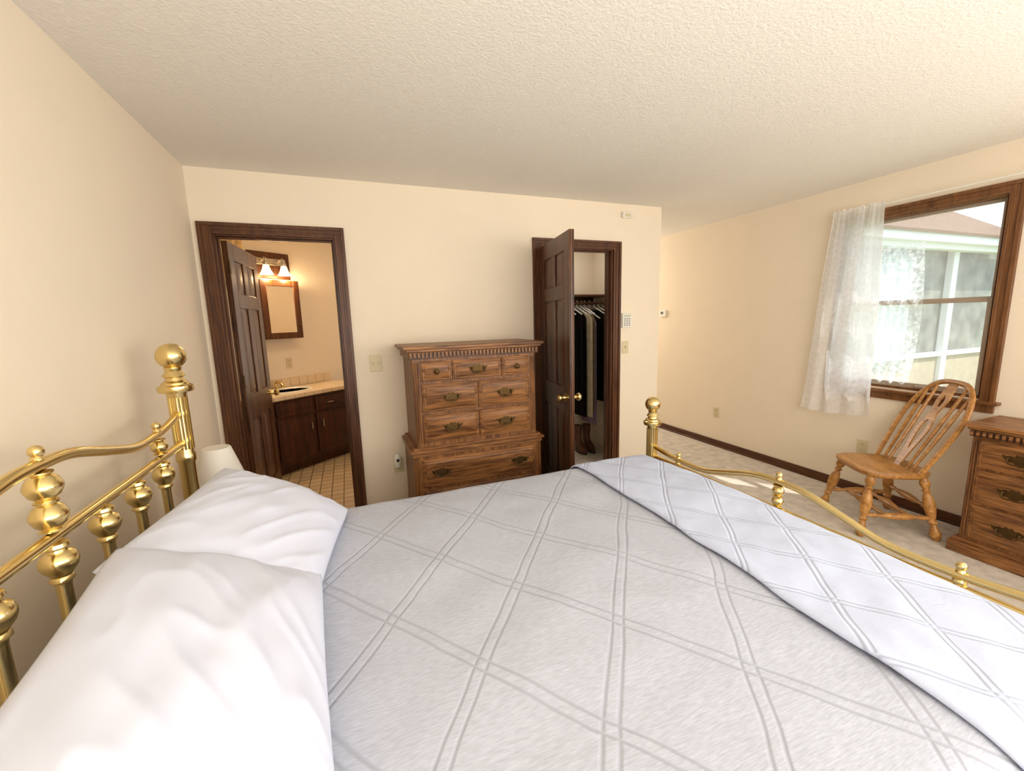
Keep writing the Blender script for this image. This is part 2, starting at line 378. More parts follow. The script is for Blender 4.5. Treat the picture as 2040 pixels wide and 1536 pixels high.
G().add([(-.3,-.40,3.14),(6.3,-.40,3.14),(5.3,2.2,4.9),(-.3,2.2,4.9),(-.3,-.40,3.10),(6.3,-.40,3.10),(5.3,2.2,4.86),(-.3,2.2,4.86)],[(0,1,2,3),(7,6,5,4),(0,4,5,1),(1,5,6,2),(2,6,7,3),(3,7,4,0)]).obj('roof',SHG,po)
for x in (.1,1.9,4.75,7.4): G().box(x-.08,x+.08,-.06,.04,0,2.98).obj('post',WHT,po,bevel=.006)
G().grid(lambda u,v:(2.3+1.35*u,-.01+.03*math.sin(u*40),2.85-1.9*v),80,4).obj('lace_curtain',LACE,po,solid=.004)
G().box(0,9,-.05,.03,1.12,1.20).obj('rail',WHT,po,bevel=.005)
G().box(2.3,4.6,-.5,-.44,.62,.70).box(2.3,4.6,-.5,-.44,.12,.18).box(2.35,2.42,-.5,-.44,-.0,.7).box(3.4,3.47,-.5,-.44,0,.7).box(4.5,4.57,-.5,-.44,0,.7).obj('deck_rail',BRW,po,bevel=.005)
# ------------------------------------------------------------------ BED
BX0,BX1,BC,HWD=.165,2.60,1.24,.85
bed=thing('bed','queen bed with polished brass tube headboard and footboard','bed',(0,0,0))
def turned_finial(g,x,y,z,s):
    g.lathe([(r*s,h*s+z) for r,h in [(.033,-.02),(.036,0),(.058,.004),(.062,.016),(.060,.028),(.048,.034),(.046,.042),(.034,.05),(.030,.062),(.040,.068),(.034,.078),(.026,.09),(.030,.098),(.030,.104),(.022,.108)]],(x,y,0),seg=28)
    g.ball((x,y,z+.15*s),.052*s,28)
def post(parent,x,y,ztop,s):
    g=G()
    zc=ztop-.20*s
    g.lathe([(.036,0),(.036,.02),(.030,.03),(.030,.3),(.035,.31),(.035,.34),(.030,.35),(.0305,zc-.30),(.036,zc-.29),(.036,zc-.265),(.0305,zc-.255),(.0305,zc-.02)],(x,y,0),seg=24)
    for k in range(16):
        a=2*math.pi*k/16
        g.tube([(x+.030*math.cos(a),y+.030*math.sin(a),zc-.24),(x+.030*math.cos(a),y+.030*math.sin(a),zc-.02)],.0045,6)
    o=g.obj('post',BRASS,parent);g=G();turned_finial(g,x,y,zc,s);g.obj('finial',BRASS,parent)
def urn(g,x,y,ztop,s=1.0):
    pr=[(.015,0),(.023,-.005),(.025,-.013),(.018,-.019),(.020,-.025),(.030,-.032),(.0355,-.046),(.0355,-.054),(.031,-.068),(.022,-.080),(.019,-.086),(.023,-.092),(.023,-.097),(.016,-.103),(.0155,-.11)]
    g.lathe([(r*s,ztop+h*s) for r,h in pr[::-1]],(x,y,0),seg=20)
def dball(g,x,y,zc,r):
    e=r*.12
    g.lathe([(.014,zc-r-e),(.022,zc-r-e*.5),(.022,zc-r*.96),(r*.5,zc-r*.86),(r*.8,zc-r*.6),(r*.97,zc-r*.22),(r*1.01,zc-r*.08),(r*1.01,zc+r*.08),(r*.97,zc+r*.22),(r*.8,zc+r*.6),(r*.5,zc+r*.86),(.022,zc+r*.96),(.022,zc+r+e*.5),(.014,zc+r+e)],(x,y,0),seg=24)
def end(nm,x,ztop,zl,shape,r1,r2,s,zb):
    e=bpy.data.objects.new(nm,None);COL.objects.link(e);e.parent=bed
    e['label']='polished brass '+nm+' with curved top rail and ball finials'
    pts=[(x,BC+t,z) for t,z in shape];pts=[(x,BC-t,z) for t,z in shape[::-1]][:-1]+pts
    R=rail(pts,10);G().tube(R,r1,14).obj('top_rail',BRASS,e)
    G().tube([(x,BC-HWD,zl),(x,BC+HWD,zl)],r2,14).obj('lower_rail',BRASS,e)
    G().tube([(x,BC-HWD,zb),(x,BC+HWD,zb)],r2,12).obj('bottom_rail',BRASS,e)
    def zr(t): return min(R,key=lambda p:abs(p.y-(BC+t))).z
    for k in range(-3,4):
        t=k*.205;g=G()
        urn(g,x,BC+t,zl-r2+.004,s)
        g.lathe([(.0145,zb),(.0145,zl-.1*s)],(x,BC+t,0),seg=14)
        if k in(-3,0,3):
            zt=zr(t)-r1;zz=zl+r2;gap=zt-zz
            if k==0:
                r=gap/4.3;dball(g,x,BC+t,zz+.26*gap,r);dball(g,x,BC+t,zz+.74*gap,r)
            else:
                dball(g,x,BC+t,(zt+zz)/2,max(.018,gap*.42))
        g.obj('spindle',BRASS,e)
        if k in(-3,0,3):
            g=G();z=zr(t)+r1-.003;g.lathe([(.014,z),(.012,z+.006),(.009,z+.01)],(x,BC+t,0),seg=14);g.ball((x,BC+t,z+.020),.0145,16);g.obj('finial',BRASS,e)
    for sg in(-1,1): post(e,x,BC+sg*HWD,ztop,s)
end('headboard',BX0,1.412,1.0,[(0,1.175),(.12,1.168),(.28,1.128),(.44,1.092),(.58,1.090),(.71,1.102),(.85,1.128)],.0145,.0145,1.0,.42)
end('footboard',BX1,.965,.585,[(0,.715),(.12,.708),(.26,.670),(.42,.628),(.60,.625),(.74,.638),(.85,.655)],.0145,.013,.9,.30)
for sg in(-1,1): G().box(BX0,BX1,BC+sg*.80-.012,BC+sg*.80+.012,.24,.32).obj('side_rail',BRASS,bed,bevel=.003)
MT=plain('mattress_ticking',srgb(225,222,215),.9,var=.02)
G().box(.24,2.46,BC-.76,BC+.76,.16,.36).obj('box_spring',MT,bed,bevel=.03)
G().box(.24,2.42,BC-.82,BC+.74,.365,.60).obj('mattress',MT,bed,bevel=.05)
def prof(s,half,r):
    a=abs(s);sg=1 if s>=0 else -1
    flat=half-r
    if a<=flat: return s,0.0
    q=a-flat;L=r*math.pi/2
    if q<L:
        t=q/r;return sg*(flat+r*math.sin(t)),r*(1-math.cos(t))
    return sg*(half+.06*(q-L)),r+(q-L)
def cover(x,s,off,zt=.650,xend=2.50):
    half=.79 if s>=0 else 1.05
    rr=.10 if s>=0 else .15
    yo,dy=prof(s,half+off,rr+off)
    xo,dx=x,0
    fl=xend-.10
    if x>fl:
        q=x-fl;r=.10+off;L=r*math.pi/2
        if q<L: xo=fl+r*math.sin(q/r);dx=r*(1-math.cos(q/r))
        else: xo=fl+r;dx=r+(q-L)
    z=zt+off-max(dy,dx)-.25*min(dy,dx)
    p=Vector((x*2.2,s*2.2,0))
    z+=.010*noise.noise(p)+.004*noise.noise(p*2.7)+.0015*noise.noise(Vector((x*9+s*4,s*9-x*4,2)))
    z-=.020*max(0,abs(s)-.45)
    wv=.015*math.sin(x*16)*min(1,max(0,dy-.05)*4)
    yy=BC+yo+(1 if s>0 else -1)*wv
    return Vector((xo,yy,max(z,.12)))
sl,sh=-1.46,1.18
def qf(u,v): return tuple(cover(.27+u*2.45,sl+(sh-sl)*v,0))
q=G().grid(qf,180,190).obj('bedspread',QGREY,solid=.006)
tag(q,'light grey diamond-stitched quilted bedspread covering the bed','bedspread')
def bf(u,v):
    s=sl-.05+(sh-sl+.08)*v
    x0=1.965+.012*math.sin(s*3.1+.6)-.04*max(0,-s-.40)+.004*math.sin(s*14)
    x=x0+(2.62-x0)*u
    lump=.005*noise.noise(Vector((x*5,s*5,3)))+.0035*noise.noise(Vector((x*16-s*6,s*9+x*5,1)))
    e=min(1,u/.04);off=.009+.008*math.sqrt(max(0,1-(1-e)**2))
    c=cover(x,s,off)
    return (c.x,c.y,c.z+lump)
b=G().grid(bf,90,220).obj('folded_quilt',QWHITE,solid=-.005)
tag(b,'white stitched quilt folded across the foot of the bed','quilt')
def pillow(loc,rot,hx,hy,T,seed,label,fy):
    n=72
    def pt(u,v,sg):
        x=u*hx*(1-.05*(1-v*v)-.035*v**8);y=v*hy*(1-.05*(1-u*u)-.035*u**8)
        t=T*((1-abs(u)**2.3)*(1-abs(v)**2.5))**.58
        ed=min(1,(1-u*u)*(1-v*v)*4)
        w=.014*noise.noise(Vector((u*1.6+seed,v*1.6,sg)))+.005*noise.noise(Vector((u*4+seed,v*3,sg)))
        a=u+v*fy;b_=u-v*fy
        rn=1-abs(noise.noise(Vector((a*1.0+seed,b_*2.8,seed))))*2
        w+=.007*max(0,rn)**2
        return (x,y,sg*t+w*ed)
    g=G()
    for sg in(1,-1): g.grid(lambda a,b_:pt(2*a-1,2*b_-1,sg),n,n)
    o=g.obj('pillow',LINEN,loc=loc,rot=rot,smooth=180)
    bm=bmesh.new();bm.from_mesh(o.data);bmesh.ops.remove_doubles(bm,verts=bm.verts,dist=.0008);bmesh.ops.recalc_face_normals(bm,faces=bm.faces);bm.to_mesh(o.data);bm.free();o.data.shade_smooth()
    return tag(o,label,'pillow')
pillow((.505,1.555,.785),(0,math.radians(28),math.radians(-8)),.265,.385,.09,1.0,'white cotton pillow leaning on the brass headboard',1)
pillow((.51,.90,.792),(math.radians(3),math.radians(26),math.radians(6)),.262,.435,.10,5.0,'plump white cotton pillow overlapping the other pillow',-1)
# ------------------------------------------------------------------ nightstand and lamp
ns=thing('nightstand','small wooden nightstand beside the bed','nightstand',(.04,2.24,0))
G().box(0,.32,0,.36,.53,.55).box(.02,.30,.02,.34,.30,.53).obj('top',OAKX,ns,bevel=.004)
for a in(.035,.285):
    for b_ in(.035,.325): G().box(a-.015,a+.015,b_-.015,b_+.015,0,.30).obj('leg',OAKZ,ns,bevel=.003)
lp=thing('table_lamp','white table lamp with plastic-wrapped shade on the nightstand','lamp',(.19,2.40,.55))
G().lathe([(.055,0),(.06,.01),(.03,.03),(.02,.06),(.035,.1),(.03,.14),(.01,.17),(.008,.22)],(0,0,0)).obj('lamp_base',WPLAST,lp)
G().lathe([(.115,.15),(.108,.18),(.062,.33),(.058,.335)],(0,0,0),seg=28).obj('lamp_shade',plain('lamp_shade_fabric',srgb(238,234,224),.35,bump=.4,bscale=18,var=.04),lp)
# ------------------------------------------------------------------ case furniture parts
def bail(parent,x,z,s=1.0,y=0):
    g=G()
    half=[(0,.024),(.012,.030),(.02,.018),(.034,.022),(.046,.014),(.062,.020),(.058,.004),(.046,-.004),(.036,-.012),(.022,-.010),(.012,-.026),(0,-.032)]
    poly=half+[(-a,b) for a,b in half[::-1][1:-1]]
    g.extr([(a*s,b*s) for a,b in poly],lambda a,b,d:(x+a,y+d,z+b),-.003,0)
    for sg in(-1,1): g.ball((x+sg*.04*s,y-.010,z+.006*s),.007*s,12)
    R=rail([(x-.042*s,y-.012,z+.006*s),(x-.036*s,y-.022,z-.014*s),(x-.016*s,y-.026,z-.020*s),(x,y-.026,z-.016*s),(x+.016*s,y-.026,z-.020*s),(x+.036*s,y-.022,z-.014*s),(x+.042*s,y-.012,z+.006*s)],5)
    g.tube(R,.0035*s,8)
    return g.obj('handle',ABRASS,parent,label='ornate antique brass bail handle')
def rknob(parent,x,z,y=0):
    return G().lathe([(.02,0),(.02,.003),(.007,.008),(.007,.016),(.015,.022),(.015,.028),(.006,.033)],(x,y,z),(0,-1,0),16).obj('knob',ABRASS,parent,label='small round antique brass knob')
def drawer(parent,x0,x1,z0,z1,mat,hs=(),kn=(),y=0):
    g=G();a,b=x0,x1
    g.box(a,b,y-.012,y+.02,z0,z1)
    w=.018
    g.frustum(a+.004,b-.004,z0+.004,z1-.004,y-.012,y-.018,.008)
    g.frustum(a+w,b-w,z0+w,z1-w,y-.018,y-.024,.010)
    o=g.obj('drawer',mat,parent,bevel=.002)
    for hx in hs: bail(o,hx,(z0+z1)/2,1.12,y-.024)
    for hx in kn: rknob(o,hx,(z0+z1)/2,y-.024)
    return o
ch=thing('chest_of_drawers','tall carved oak chest of drawers with brass bail handles','chest of drawers',(1.165,2.735,0))
ch.scale=(1,1,1.008)
g=G();w=.975;dp=.465
g.box(.05,w-.05,.022,dp,.62,1.25)
g.box(.02,w-.02,.005,dp,.08,.62)
g.obj('case',OAKZ,ch,bevel=.004)
G().box(-.005,w+.005,-.02,dp,1.285,1.305).box(.012,w-.012,-.008,dp,1.268,1.286).box(.03,w-.03,.006,dp,1.222,1.269).obj('cornice',OAKX,ch,bevel=.004)
G().box(0,w,-.015,dp,.595,.615).box(.012,w-.012,-.004,dp,.57,.596).box(.022,w-.022,.004,dp,.614,.632).obj('waist_moulding',OAKX,ch,bevel=.004)
G().box(-.005,w+.005,-.02,dp,0,.076).box(.005,w-.005,-.008,dp,.075,.095).obj('plinth',OAKX,ch,bevel=.004)
def dent(x0,x1,y,z0,z1,par,st=.026):
    g=G().box(x0,x1,y,y+.006,z1-.004,z1);k=x0
    while k<x1-.014: g.box(k,k+.014,y-.011,y+.006,z0,z1-.002);k+=st
    g.obj('dentil_trim',OAKX,par,bevel=.0015)
G().box(.0335,w-.0335,.0035,.0055,1.225,1.267).obj('dentil_backing',OAKD,ch)
dent(.034,w-.034,.002,1.232,1.266,ch)
for xx in (.060,.073,.086,w-.086,w-.073,w-.060):
    G().tube([(xx,.020,.66),(xx,.020,1.20)],.0045,8).obj('fluting',OAKZ,ch)
for xx in (.035,.050,w-.050,w-.035): G().tube([(xx,.004,.12),(xx,.004,.55)],.005,8).obj('fluting',OAKZ,ch)
xl,xr=.103,w-.103;Y=.022
drawer(ch,xl,xl+.205,1.07,1.205,OAKX,kn=(xl+.10,),y=Y)
drawer(ch,xl+.212,xr-.212,1.07,1.205,OAKX,hs=((xl+xr)/2,),y=Y)
drawer(ch,xr-.205,xr,1.07,1.205,OAKX,kn=(xr-.10,),y=Y)
xm=(xl+xr)/2
for z0,z1 in((.865,1.055),(.66,.85)):
    drawer(ch,xl,xm-.004,z0,z1,OAKX,hs=((xl+xm)/2,),y=Y);drawer(ch,xm+.004,xr,z0,z1,OAKX,hs=((xr+xm)/2,),y=Y)
for z0,z1 in((.355,.55),(.12,.335)):
    drawer(ch,.075,w-.075,z0,z1,OAKX,hs=(.20,w-.20),y=.005)
dr=thing('dresser','low carved oak dresser with brass bail handles against the wall','dresser',(4.195,1.262,0),-math.pi/2)
w=1.5;dp=.39
G().box(.03,w-.03,.015,dp,.08,.745).obj('case',OAKZ,dr,bevel=.004)
G().box(-.005,w,-.02,dp,.78,.80).box(.01,w-.01,-.008,dp,.765,.781).box(.02,w-.02,.002,dp,.725,.766).obj('cornice',OAKX,dr,bevel=.004)
G().box(-.005,w,-.02,dp,0,.07).box(.008,w-.008,-.004,dp,.069,.09).obj('plinth',OAKX,dr,bevel=.004)
G().box(.0235,w-.03,.0,.0019,.727,.764).obj('dentil_backing',OAKD,dr)
dent(.024,w-.03,-.002,.731,.763,dr)
for xx in(.038,.050): G().tube([(xx,.014,.12),(xx,.014,.70)],.0045,8).obj('fluting',OAKZ,dr)
for c in range(3):
    for z0,z1 in((.55,.715),(.335,.535),(.11,.32)):
        a=.065+c*.465;drawer(dr,a,a+.455,z0,z1,OAKX,hs=(a+.17,) if c==0 else (a+.2275,),y=.015)
# ------------------------------------------------------------------ chair  (local +y = facing)
fa=math.atan2(.54,-.84)-math.pi/2
chr_=thing('dining_chair','oak windsor chair with bow back and pierced splat','chair',(4.185,1.65,0),fa)
def seatf():
    g=G();n=40
    def outline(a):
        c,s=math.cos(a),math.sin(a)
        e=2/3.2
        x=.235*math.copysign(abs(c)**e,c);y=.21*math.copysign(abs(s)**e,s)
        x*=1+.10*(y/.2)*.6
        return x,y
    V=[];F=[]
    levels=[(0.0,1),(.25,1),(.5,1),(.75,1),(.92,1),(1.0,.6),(1.0,-.2),(.94,-1),(.5,-1),(0,-1)]
    for r,h in levels:
        for i in range(n):
            x,y=outline(2*math.pi*i/n);x*=max(r,.001);y*=max(r,.001)
            z=.43
            if h==1: z-=.014*math.exp(-((y+.04)/.11)**2)*math.exp(-((abs(x)-.09)/.08)**2)
            elif h==.6: z-=.008
            elif h==-.2: z-=.022
            else: z-=.036
            V.append((x,y,z))
    for j in range(len(levels)-1):
        for i in range(n):
            k=(i+1)%n;F.append((j*n+i,j*n+k,(j+1)*n+k,(j+1)*n+i))
    g.add(V,F);return g
seatf().obj('seat',CHAIRW,chr_,smooth=50)
legp=[(.016,0),(.026,.02),(.030,.05),(.019,.08),(.015,.10),(.027,.115),(.015,.13),(.023,.15),(.031,.20),(.032,.24),(.022,.285),(.014,.30),(.025,.312),(.014,.325),(.026,.345),(.028,.365),(.016,.40)]
feet={}
for sx in(-1,1):
    for sy in(-1,1):
        ft=Vector((sx*.235,sy*.215 ,0));tp=Vector((sx*.165,sy*.145,.40));feet[(sx,sy)]=(ft,tp)
        d=tp-ft;G().lathe([(r,z*d.length/.40) for r,z in legp],ft,d,16).obj('leg',CHAIRW,chr_)
def mid(k,h): a,b=feet[k];return a+(b-a)*(h/.40)
def turn(a,b):
    d=Vector(b)-Vector(a);L=d.length
    return [(.008,0),(.010,.04*L),(.016,.15*L),(.010,.22*L),(.020,.35*L),(.024,.5*L),(.020,.65*L),(.010,.78*L),(.016,.85*L),(.010,.96*L),(.008,L)],a,d
for sx in(-1,1):
    p,o_,d=turn(mid((sx,-1),.14),mid((sx,1),.14));G().lathe(p,o_,d,12).obj('stretcher',CHAIRW,chr_)
for yy in(-.07,.07):
    p,o_,d=turn(Vector((-.212,yy,.14)),Vector((.212,yy,.14)));G().lathe(p,o_,d,12).obj('stretcher',CHAIRW,chr_)
p,o_,d=turn(mid((-1,-1),.2),mid((1,-1),.2));G().lathe(p,o_,d,12).obj('stretcher',CHAIRW,chr_)
def backpt(a,h): return Vector((a,-.095-.48*h,.425+h))
B=[]
for i in range(41):
    t=math.pi*i/40;c,s=math.cos(t),math.sin(t)
    h=.565*s**.64;wd=.210+.055*min(1,h/.36)
    a=-wd*math.copysign(abs(c)**.68,c)
    B.append(backpt(a,max(h,-.01)))
G().tube(B,.0175,10,up=(0,1,.2),flat=.8).obj('bow',CHAIRW,chr_)
def bowh(a):
    return min((p for p in B[1:-1] if p.z>.6),key=lambda p:abs(p.x-a)).z-.425
for a in(-.165,-.108,.108,.165):
    b0=a*.82;g=G();aa=a*1.06;h=bowh(aa)
    P=[backpt(b0,0)+(backpt(aa,h)-backpt(b0,0))*(i/8) for i in range(9)]
    g.tube(P,[.0075+.0035*math.sin(math.pi*i/8) for i in range(9)],8).obj('spindle',CHAIRW,chr_)
sp=[(.024,0),(.028,.05),(.036,.12),(.050,.20),(.055,.25),(.044,.30),(.030,.34),(.028,.37),(.040,.41),(.046,.45),(.038,.50),(.030,.56)]
hole=[(.006,.12),(.012,.15),(.018,.20),(.024,.25),(.020,.29),(.008,.31)]
hole2=[(.006,.385),(.016,.41),(.020,.44),(.010,.475)]
def splat():
    g=G();zs=[i*.56/44 for i in range(45)]
    def interp(T,z,default=0):
        if z<T[0][1] or z>T[-1][1]+1e-6: return default
        for i in range(len(T)-1):
            if T[i][1]<=z<=T[i+1][1]+1e-6:
                k=(z-T[i][1])/(T[i+1][1]-T[i][1]);return T[i][0]+(T[i+1][0]-T[i][0])*k
    for sg in(-1,1):
        V=[];F=[]
        for z in zs:
            o=interp(sp,z);i=max(interp(hole,z),interp(hole2,z))
            for a,dy in((i,-.005),(o,-.005),(o,.005),(i,.005)):
                p=backpt(sg*a,z);V.append((p.x,p.y+dy,p.z))
        for j in range(len(zs)-1):
            for k in range(4):
                l=(k+1)%4;F.append((j*4+k,j*4+l,(j+1)*4+l,(j+1)*4+k))
        g.add(V,F)
    return g
splat().obj('splat',CHAIRW,chr_)
# ------------------------------------------------------------------ wall plates
def plate_n(name,label,cat,x,z,w,h,kind,mat=IVORY,yaw=0,loc=None):
    t=thing(name,label,cat,loc or (x,D,z),yaw)
    G().box(-w/2,w/2,-.006,0,-h/2,h/2).obj('plate',mat,t,bevel=.003)
    if kind=='toggle':
        G().box(-.005,.005,-.016,-.006,-.010,.012).obj('toggle',mat,t,bevel=.002)
    if kind=='outlet':
        for dz in(-.024,.024):
            o=G().lathe([(.016,0),(.016,.003)],(0,-.006,dz),(0,-1,0),18).obj('socket',mat,t)
            for dx in(-.006,.006): G().box(dx-.001,dx+.001,-.0098,-.009,dz-.005,dz+.005).obj('slot',DARKP,o)
    return t
t=plate_n('light_switch','ivory double toggle light switch on the wall','light switch',1.02,1.18,.085,.12,'none')
for dx in(-.02,.02): G().box(dx-.005,dx+.005,-.016,-.006,-.010,.012).obj('toggle',IVORY,t,bevel=.002)
plate_n('light_switch','ivory toggle light switch below the alarm keypad','light switch',3.215,1.19,.07,.115,'toggle')
plate_n('electrical_outlet','ivory wall outlet beside the chest of drawers','outlet',1.13,.385,.07,.115,'outlet')
nl=thing('night_light','white plug-in night light in the outlet','night light',(1.12,D-.012,.43))
G().lathe([(.02,-.05),(.026,-.03),(.027,.02),(.02,.045),(.008,.055)],(0,-.028,0),seg=18,sy=.9).obj('housing',WPLAST,nl)
G().lathe([(.012,0),(.012,.004)],(0,-.053,.01),(0,-1,0),14).obj('lens',DARKP,nl)
E=-math.pi/2
plate_n('electrical_outlet','ivory wall outlet low on the cream wall','outlet',0,0,.07,.115,'outlet',yaw=E,loc=(W,3.43,.385))
plate_n('electrical_outlet','ivory wall outlet behind the wooden chair','outlet',0,0,.07,.115,'outlet',yaw=E,loc=(W,2.0,.385))
th=thing('thermostat','small white thermostat on the hallway wall','thermostat',(W,4.32,1.495),E)
G().box(-.055,.055,-.022,0,-.04,.04).obj('housing',WPLAST,th,bevel=.004)
G().box(-.03,.015,-.0235,-.022,-.01,.022).obj('screen',DARKP,th)
kp=thing('alarm_keypad','white alarm keypad with small buttons on the wall','alarm keypad',(3.22,D,1.435))
G().box(-.05,.05,-.022,0,-.065,.065).obj('housing',WPLAST,kp,bevel=.004)
G().box(-.038,.038,-.0235,-.022,.03,.052).obj('screen',plain('lcd_green',srgb(196,198,180),.3,var=.03),kp)
KEY=plain('grey_key',srgb(150,150,146),.5,var=.02)
for i in range(3):
    for j in range(4):
        G().box(-.034+i*.025,-.018+i*.025,-.025,-.022,.008-j*.019,.020-j*.019).obj('key',KEY,kp,bevel=.001)
ms=thing('motion_sensor','small white motion sensor high on the wall','motion sensor',(3.205,D,2.345))
G().box(-.05,.05,-.03,0,-.025,.025).obj('housing',WPLAST,ms,bevel=.008)
G().box(-.03,.03,-.033,-.03,-.015,.012).obj('lens',IVORY,ms,bevel=.002)
# ------------------------------------------------------------------ bathroom contents
va=thing('bathroom_vanity','dark wood bathroom vanity cabinet with steel pulls','vanity',(.14,4.44,0),VA)
G().box(-.2,1.05,.09,.56,0,.1).box(-.2,1.05,.025,.56,.1,.755).obj('cabinet_body',VANW,va,bevel=.003)
def vfront(a,b,z0,z1,nm,hx=None,hz=None,vert=True):
    g=G();g.box(a,b,.008,.025,z0,z1);g.frustum(a+.035,b-.035,z0+.03,z1-.03,.008,.001,.015)
    o=g.obj(nm,VANW,va,bevel=.003)
    if hx is not None:
        if vert: G().tube([(hx,.004,hz-.045),(hx,-.02,hz-.035),(hx,-.02,hz+.035),(hx,.004,hz+.045)],.005,8).obj('handle',STEEL,o)
        else: G().tube([(hx-.04,.004,hz),(hx-.03,-.02,hz),(hx+.03,-.02,hz),(hx+.04,.004,hz)],.005,8).obj('handle',STEEL,o)
vfront(-.19,-.01,.14,.72,'door')
vfront(.02,.40,.14,.56,'door',.36,.45);vfront(.44,.86,.14,.56,'door',.49,.45)
vfront(.02,.40,.59,.73,'drawer_front');vfront(.44,.86,.59,.73,'drawer_front',.6,.66,False)
CTM=plain('vanity_top_tile',srgb(228,206,172),.3,var=.06)
GRT=plain('tile_grout',srgb(160,130,95),.8,var=.1)
G().box(-.2,1.06,.002,.56,.757,.795).obj('countertop_base',GRT,va)
for k in range(12):
    xa=-.2+k*.105
    G().box(xa,xa+.101,-.004,.008,.762,.800).obj('edge_tile',CTM,va,bevel=.003)
    G().box(xa,xa+.101,.548,.565,.80,.90).obj('backsplash_tile',CTM,va,bevel=.003)
G().box(-.2,1.06,.009,.548,.792,.80).obj('countertop',CTM,va,bevel=.003)
sk=thing('sink','white oval drop-in bathroom sink set in the vanity','sink',(.14,4.44,0),VA)
rings=[(1.0,.800),(.99,.812),(.92,.816),(.86,.808),(.80,.79),(.65,.775),(.3,.768),(.02,.766)]
G().lathe([(r,z) for r,z in rings],(.33,.26,0),seg=36,sx=.235,sy=.185).obj('basin',WPLAST,sk)
fc=thing('faucet','brass two-handle bathroom faucet behind the sink','faucet',(.14,4.44,.80),VA)
G().lathe([(.02,0),(.018,.02),(.012,.03),(.012,.07)],(.33,.49,0)).tube(rail([(.33,.49,.06),(.33,.46,.085),(.33,.39,.07),(.33,.37,.05)],5),.011,10).box(.24,.42,.465,.515,0,.015).obj('spout',BRASS,fc)
for dx in(-.07,.07): G().lathe([(.016,.012),(.014,.03),(.02,.045),(.018,.06),(.006,.065)],(.33+dx,.49,0)).obj('handle',BRASS,fc)
mc=thing('medicine_cabinet','dark wood framed mirrored medicine cabinet above the vanity','medicine cabinet',(.14,4.44,0),VA)
CABW=wood('cabinet_walnut',srgb(58,30,14),srgb(104,60,30),'z',.38)
x0,x1=.25,.67
G().box(x0+.01,x1-.01,.45,.564,1.345,1.935).obj('body',CABW,mc,bevel=.003)
g=G();w=.065
g.box(x0,x0+w,.43,.45,1.335,1.945).box(x1-w,x1,.43,.45,1.335,1.945).box(x0+w,x1-w,.43,.45,1.335,1.335+w).box(x0+w,x1-w,.43,.45,1.945-w,1.945)
dd=g.obj('door',CABW,mc,bevel=.004)
G().box(x0+w,x1-w,.437,.449,1.335+w,1.945-w).obj('mirror',MIRROR,dd)
G().lathe([(.006,0),(.006,.012),(.011,.018),(.006,.024)],(x1-.03,.43,1.47),(0,-1,0),12).obj('knob',ABRASS,dd)
vl=thing('vanity_light','two-bulb vanity light with glowing bell shades','wall lamp',(.14,4.44,0),VA)
G().box(.22,.66,.54,.564,1.965,2.235).obj('backboard',CABW,vl,bevel=.006)
G().box(.27,.61,.525,.54,2.10,2.17).obj('bracket',STEEL,vl,bevel=.006)
SHD=plain('glowing_shade',srgb(255,224,160),.4,emit=(1,.70,.32,1),es=3.5,var=.02)
for dx in(.34,.53):
    G().tube(rail([(dx,.53,2.135),(dx,.48,2.165),(dx,.44,2.15),(dx,.44,2.11)],6),.009,10).lathe([(.024,0),(.026,.03),(.012,.045)],(dx,.44,2.085)).obj('arm',STEEL,vl)
    G().lathe([(.026,.095),(.030,.08),(.038,.05),(.052,.02),(.066,.002),(.064,0),(.048,.02),(.034,.05),(.024,.09)],(dx,.44,1.995),seg=24).obj('lamp_shade',SHD,vl)
plate_n('electrical_outlet','ivory outlet on the bathroom wall above the vanity','outlet',0,0,.07,.115,'outlet',yaw=VA,loc=tuple(Rv@Vector((.55,.565,1.06))))
FLOR=plain('floral_fabric',srgb(226,200,150),.9,var=.25,vscale=22)
vc=G().grid(lambda u,v:tuple(Rv@Vector((-.25+.42*u,.53+.02*math.sin(u*30),2.33-.45*v))),60,10).obj('window_valance',FLOR,solid=.003)
tag(vc,'gathered floral fabric valance on the bathroom wall','valance')
# ------------------------------------------------------------------ closet contents
sh_=G().box(1.905,C-.115,3.80,4.19,1.685,1.705).box(1.905,C-.115,4.17,4.19,1.61,1.685).obj('closet_shelf',TRIMX,bevel=.002)
tag(sh_,'dark wooden shelf running along the closet wall','shelf')
cr=G().tube([(1.905,3.86,1.62),(C-.115,3.86,1.62)],.015,12).obj('closet_rod',TRIMX);tag(cr,'dark round closet rod holding hangers','closet rod')
def garment(x,c,wy,th_,z0,z1,lbl,hang=WPLAST,nm='hanging_garment'):
    t=thing(nm,lbl,'clothing',(x,3.86,0),group='clothes hanging in the closet')
    rings=26;n=28;V=[];F=[]
    for j in range(rings+1):
        k=j/rings;z=z1+(z0-z1)*k
        hw=wy*(min(1,.15+(k/.07)**.8) if k<.07 else 1+.06*k)
        tk=th_*(.35+.65*min(1,k*3))
        for i in range(n):
            a=2*math.pi*i/n
            wv=1+.3*math.sin(a*7+x*40)*min(1,k*2)
            V.append((tk*math.cos(a)*wv,hw*math.sin(a),z))
    for j in range(rings):
        for i in range(n):
            k=(i+1)%n;F.append((j*n+i,j*n+k,(j+1)*n+k,(j+1)*n+i))
    F.append(tuple(range(n)));F.append(tuple(rings*n+i for i in range(n))[::-1])
    m=plain('fabric_'+nm+str(int(x*100)),c,.95,var=.15,vscale=20,spec=.05)
    G().add(V,F).obj('fabric',m,t)
    g=G();g.tube([(0,-.2,z1-.04),(0,0,z1+.035),(0,.2,z1-.04)],.006,8)
    g.tube(rail([(0,0,z1+.03),(0,0,1.60),(0,.019,1.622),(0,0,1.642),(0,-.017,1.63)],5),.003,6)
    g.obj('hanger',hang,t)
